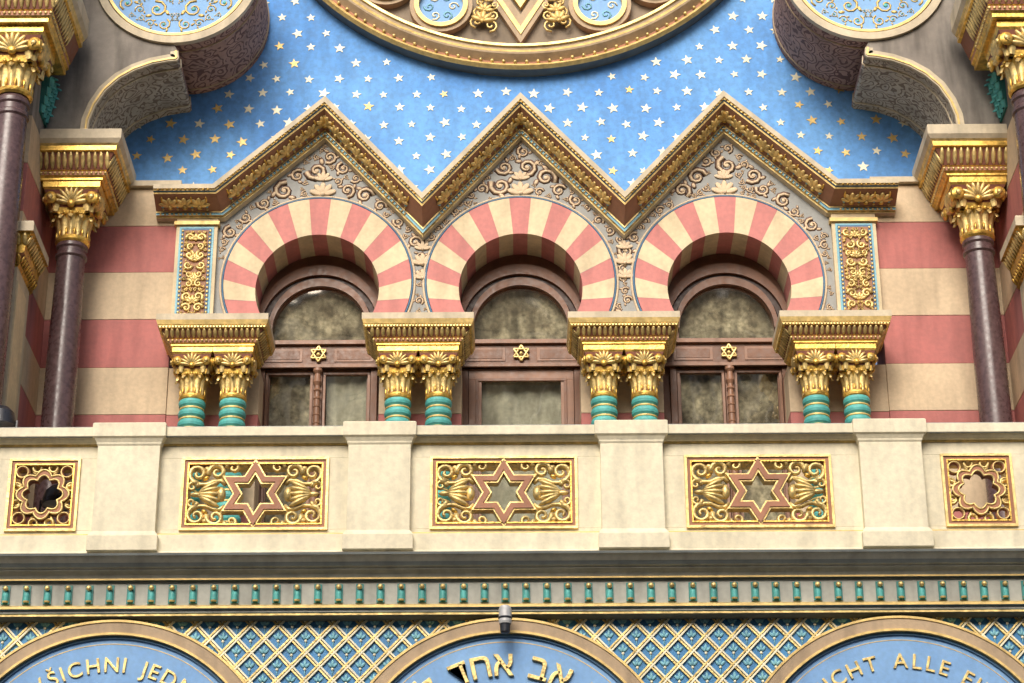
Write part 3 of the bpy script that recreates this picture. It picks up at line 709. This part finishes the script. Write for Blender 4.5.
def lat(dx,wd,yy,m):
    n=int(17/W)
    for k in range(-10,n+10):
        for s in(1,-1):
            xa=-8+k*W+dx; L_=(zhi-zlo)/H*W
            a=(xa,zlo); b=(xa+s*L_,zhi)
            ln=math.hypot(L_,zhi-zlo); nx=(zhi-zlo)/ln*wd; nz=-s*L_/ln*wd
            tl.prism([(a[0]-nx,a[1]-nz),(a[0]+nx,a[1]+nz),(b[0]+nx,b[1]+nz),(b[0]-nx,b[1]-nz)],yy-(.003 if s>0 else 0),-1.849,m)
lat(-.016,.0075,y,'gold_pale'); lat(.016,.0075,y-.001,'star_gold')
k0=int((zhi-zlo)/(H/2))
for r in range(k0-9,k0+1):
    zc_=zlo+r*H/2
    for c in range(-2,75):
        x=-8+c*W+(W/2 if r%2==0 else 0)
        if abs(x)>5.6: continue
        for ang,ln in((0,.05),(.7,.042),(-.7,.042)):
            d=Vector((math.sin(ang),0,math.cos(ang))); n_=Vector((d.z,0,-d.x))
            tl.ell(Vector((x,-1.855,zc_-.01))+d*ln*.8,d*ln*.75,(0,.008,0),n_*.014,'tile_light',6,4)
        tl.ell((x,-1.855,zc_-.045),(.006,0,0),(0,.006,0),(0,0,.03),'tile_light',5,4)
        tl.ball(x,-1.858,zc_-.02,.013,'star_gold',.008)
tl.obj('lattice_tiles',B,0,OFF)
ar=MB(); LX=[-3.40,-.062,3.27]; LZ,LR=6.445,1.452
for i,cx in enumerate(LX):
    C=lambda r:circ(cx,LZ,r,72,0,pi,False)
    ar.strip(C(LR),C(LR-.02),-1.955,-1.84,'gold_paint',closed=False)
    ar.strip(C(LR-.02),C(LR-.115),-1.945,-1.84,'tan_stone',closed=False)
    ar.strip(C(LR-.115),C(LR-.135),-1.965,-1.84,'gold_paint',closed=False)
    ar.strip(C(LR-.135),C(LR-.16),-1.93,-1.84,'line_blue',closed=False)
    ar.prism(C(LR-.16),-1.91,-1.88,'tympanum_blue')
    ar.strip(C(LR-.20),C(LR-.206),-1.913,-1.90,'gold_paint',closed=False)
ar.obj('inscription_arches',B,0,OFF)
def inscription(txt,cx,r,size,mid,m,ext,gap):
    obs=[]
    for ch in txt:
        if ch==' ': obs.append(None); continue
        c=bpy.data.curves.new('letter','FONT'); c.body=ch; c.size=size; c.extrude=ext; c.bevel_depth=ext*.25
        c.materials.append(MATS[m]); o=bpy.data.objects.new('inscription_letter',c); sc.collection.objects.link(o); o.parent=B; obs.append(o)
    bpy.context.view_layer.update()
    ws=[(o.dimensions.x if o else size*.3) for o in obs]
    s=0; pos=[]
    for o,w in zip(obs,ws): pos.append(s+w/2); s+=w+gap
    m0=pos[mid] if isinstance(mid,int) else s/2
    for o,w,p in zip(obs,ws,pos):
        if not o: continue
        a=pi/2-(p-m0)/r
        bb=[Vector(v) for v in o.bound_box]; mx=(min(v.x for v in bb)+max(v.x for v in bb))/2
        ux=Vector((math.sin(a),0,-math.cos(a)))
        pos3=Vector((cx+r*math.cos(a),-2.068-ext*.3,LZ-.05+r*math.sin(a)))-ux*mx
        M=Matrix((( ux.x,math.cos(a),0),(0,0,-1),(ux.z,math.sin(a),0)))
        o.matrix_local=Matrix.Translation(pos3)@M.to_4x4()
t='NEMÁME VŠICHNI JEDNOHO OTCE'
inscription(t,LX[0],1.0,.185,t.index('N',8)-0,'gold_pale',.006,.033)
t='HABEN WIR NICHT ALLE EINEN VATER'
inscription(t,LX[2],1.0,.185,t.index('A',14),'gold_pale',.006,.033)
t='הלוא אב אחד לכלנו'[::-1]
inscription(t,LX[1],.95,.31,None,'gold_pale',.015,.010)
# ------------------------------------------------------------------ small things
e=empty('security_camera'); m=MB()
cx=-.07
m.lathe(cx,-2.26,[(.001,7.90),(.045,7.895),(.055,7.87),(.055,7.76),(.05,7.74),(.045,7.73),(.042,7.67),(.03,7.66),(.001,7.655)],['metal_grey']*4+['metal_dark']*4,20)
m.box(cx-.02,cx+.02,-2.24,-2.10,7.86,7.895,'metal_grey'); m.lathe(cx,-2.26,[(.056,7.80),(.060,7.79),(.056,7.78)],'metal_dark',20); m.obj('housing',e)
for nm,(fx,fy,fz) in(('floodlight',(-4.07,-1.6,9.10)),('floodlight.001',(-4.63,-1.7,9.83))):
    e=empty(nm); m=MB()
    m.lathe(fx,fy,[(.001,fz+.17),(.07,fz+.16),(.12,fz+.11),(.14,fz+.03),(.145,fz-.02)],'metal_dark',20)
    m.lathe(fx,fy,[(.14,fz-.015),(.001,fz-.03)],'lamp_glass',20)
    m.box(fx-.16,fx-.145,fy-.02,fy+.02,fz-.25,fz+.03,'metal_dark'); m.box(fx+.145,fx+.16,fy-.02,fy+.02,fz-.25,fz+.03,'metal_dark'); m.box(fx-.16,fx+.16,fy-.03,fy+.03,fz-.27,fz-.25,'metal_dark')
    m.box(fx-.03,fx+.03,fy-.03,fy+.03,8.55,fz-.27,'metal_dark')
    m.obj('lamp_head',e)
# ------------------------------------------------------------------ street
def single(name,fn,bevel=0):
    m=MB(); fn(m); return m.obj(name,None,bevel)
single('ground',lambda m:m.box(-400,400,-400,400,-.4,-.15,'ground_soil'))
single('road',lambda m:(m.box(-200,200,-18.5,-6.5,-.149,-.10,'asphalt')))
single('pavement',lambda m:(m.box(-200,200,-6.5,-2.02,-.149,.03,'pavement_stone'),m.box(-200,200,-6.66,-6.5,-.149,.035,'opp_trim')),.01)
single('pavement.001',lambda m:(m.box(-200,200,-24,-18.5,-.149,.03,'pavement_stone'),m.box(-200,200,-18.5,-18.34,-.149,.035,'opp_trim')),.01)
ob=empty('stone_apartment_building'); m=MB()
m.box(-24,24,-34,-24,0,18.3,'opp_stone'); m.xmold(-24.3,24.3,[(-24,17.9),(-23.4,18.3),(-23.4,18.5),(-24,18.6)],'opp_trim'); m.obj('walls',ob)
m=MB(); w=MB()
for f in range(5):
    z=.6+f*3.55
    m.box(-24.1,24.1,-24,-23.82,z-.6,z-.4,'opp_trim')
    for k in range(-9,10):
        x=k*2.5+.6
        m.box(x-.75,x-.55,-24,-23.88,z,z+2.4,'opp_trim'); m.box(x+.55,x+.75,-24,-23.88,z,z+2.4,'opp_trim'); m.box(x-.85,x+.85,-24,-23.78,z+2.4,z+2.65,'opp_trim'); m.box(x-.8,x+.8,-24,-23.8,z-.15,z,'opp_trim')
        w.box(x-.55,x+.55,-24,-23.97,z,z+2.4,'metal_dark'); w.box(x-.03,x+.03,-23.97,-23.94,z,z+2.4,'paint_white')
m.obj('window_surrounds',ob); w.obj('windows',ob)
# ------------------------------------------------------------------ camera & light
cam=bpy.data.cameras.new('camera'); co_=bpy.data.objects.new('camera',cam); sc.collection.objects.link(co_)
cam.sensor_width=36; cam.lens=2300/1024*36; cam.clip_end=1500; cam.clip_start=.1
co_.matrix_world=Matrix.Translation((0,-20.85,1.7))@Matrix.Rotation(math.radians(115),4,'X')@Matrix.Rotation(math.radians(-.3),4,'Z')
sc.camera=co_
el,az=math.radians(35),math.radians(192)
w=bpy.data.worlds.new('World'); sc.world=w; w.use_nodes=True; nt=w.node_tree
sky=nt.nodes.new('ShaderNodeTexSky'); sky.sky_type='NISHITA'; sky.sun_disc=False; sky.sun_elevation=el; sky.sun_rotation=az
sky.dust_density=6; sky.air_density=1
nt.links.new(sky.outputs[0],nt.nodes['Background'].inputs[0]); nt.nodes['Background'].inputs[1].default_value=.15
sl=bpy.data.lights.new('sun','SUN'); sl.energy=2.85; sl.angle=math.radians(32); sl.color=(1,.96,.90)
so=bpy.data.objects.new('sun',sl); sc.collection.objects.link(so)
d=Vector((math.sin(az)*math.cos(el),math.cos(az)*math.cos(el),math.sin(el))); so.rotation_euler=d.to_track_quat('Z','Y').to_euler(); so.location=(0,-30,40)
sc.view_settings.view_transform='Standard'; sc.view_settings.look='None'; sc.view_settings.exposure=0
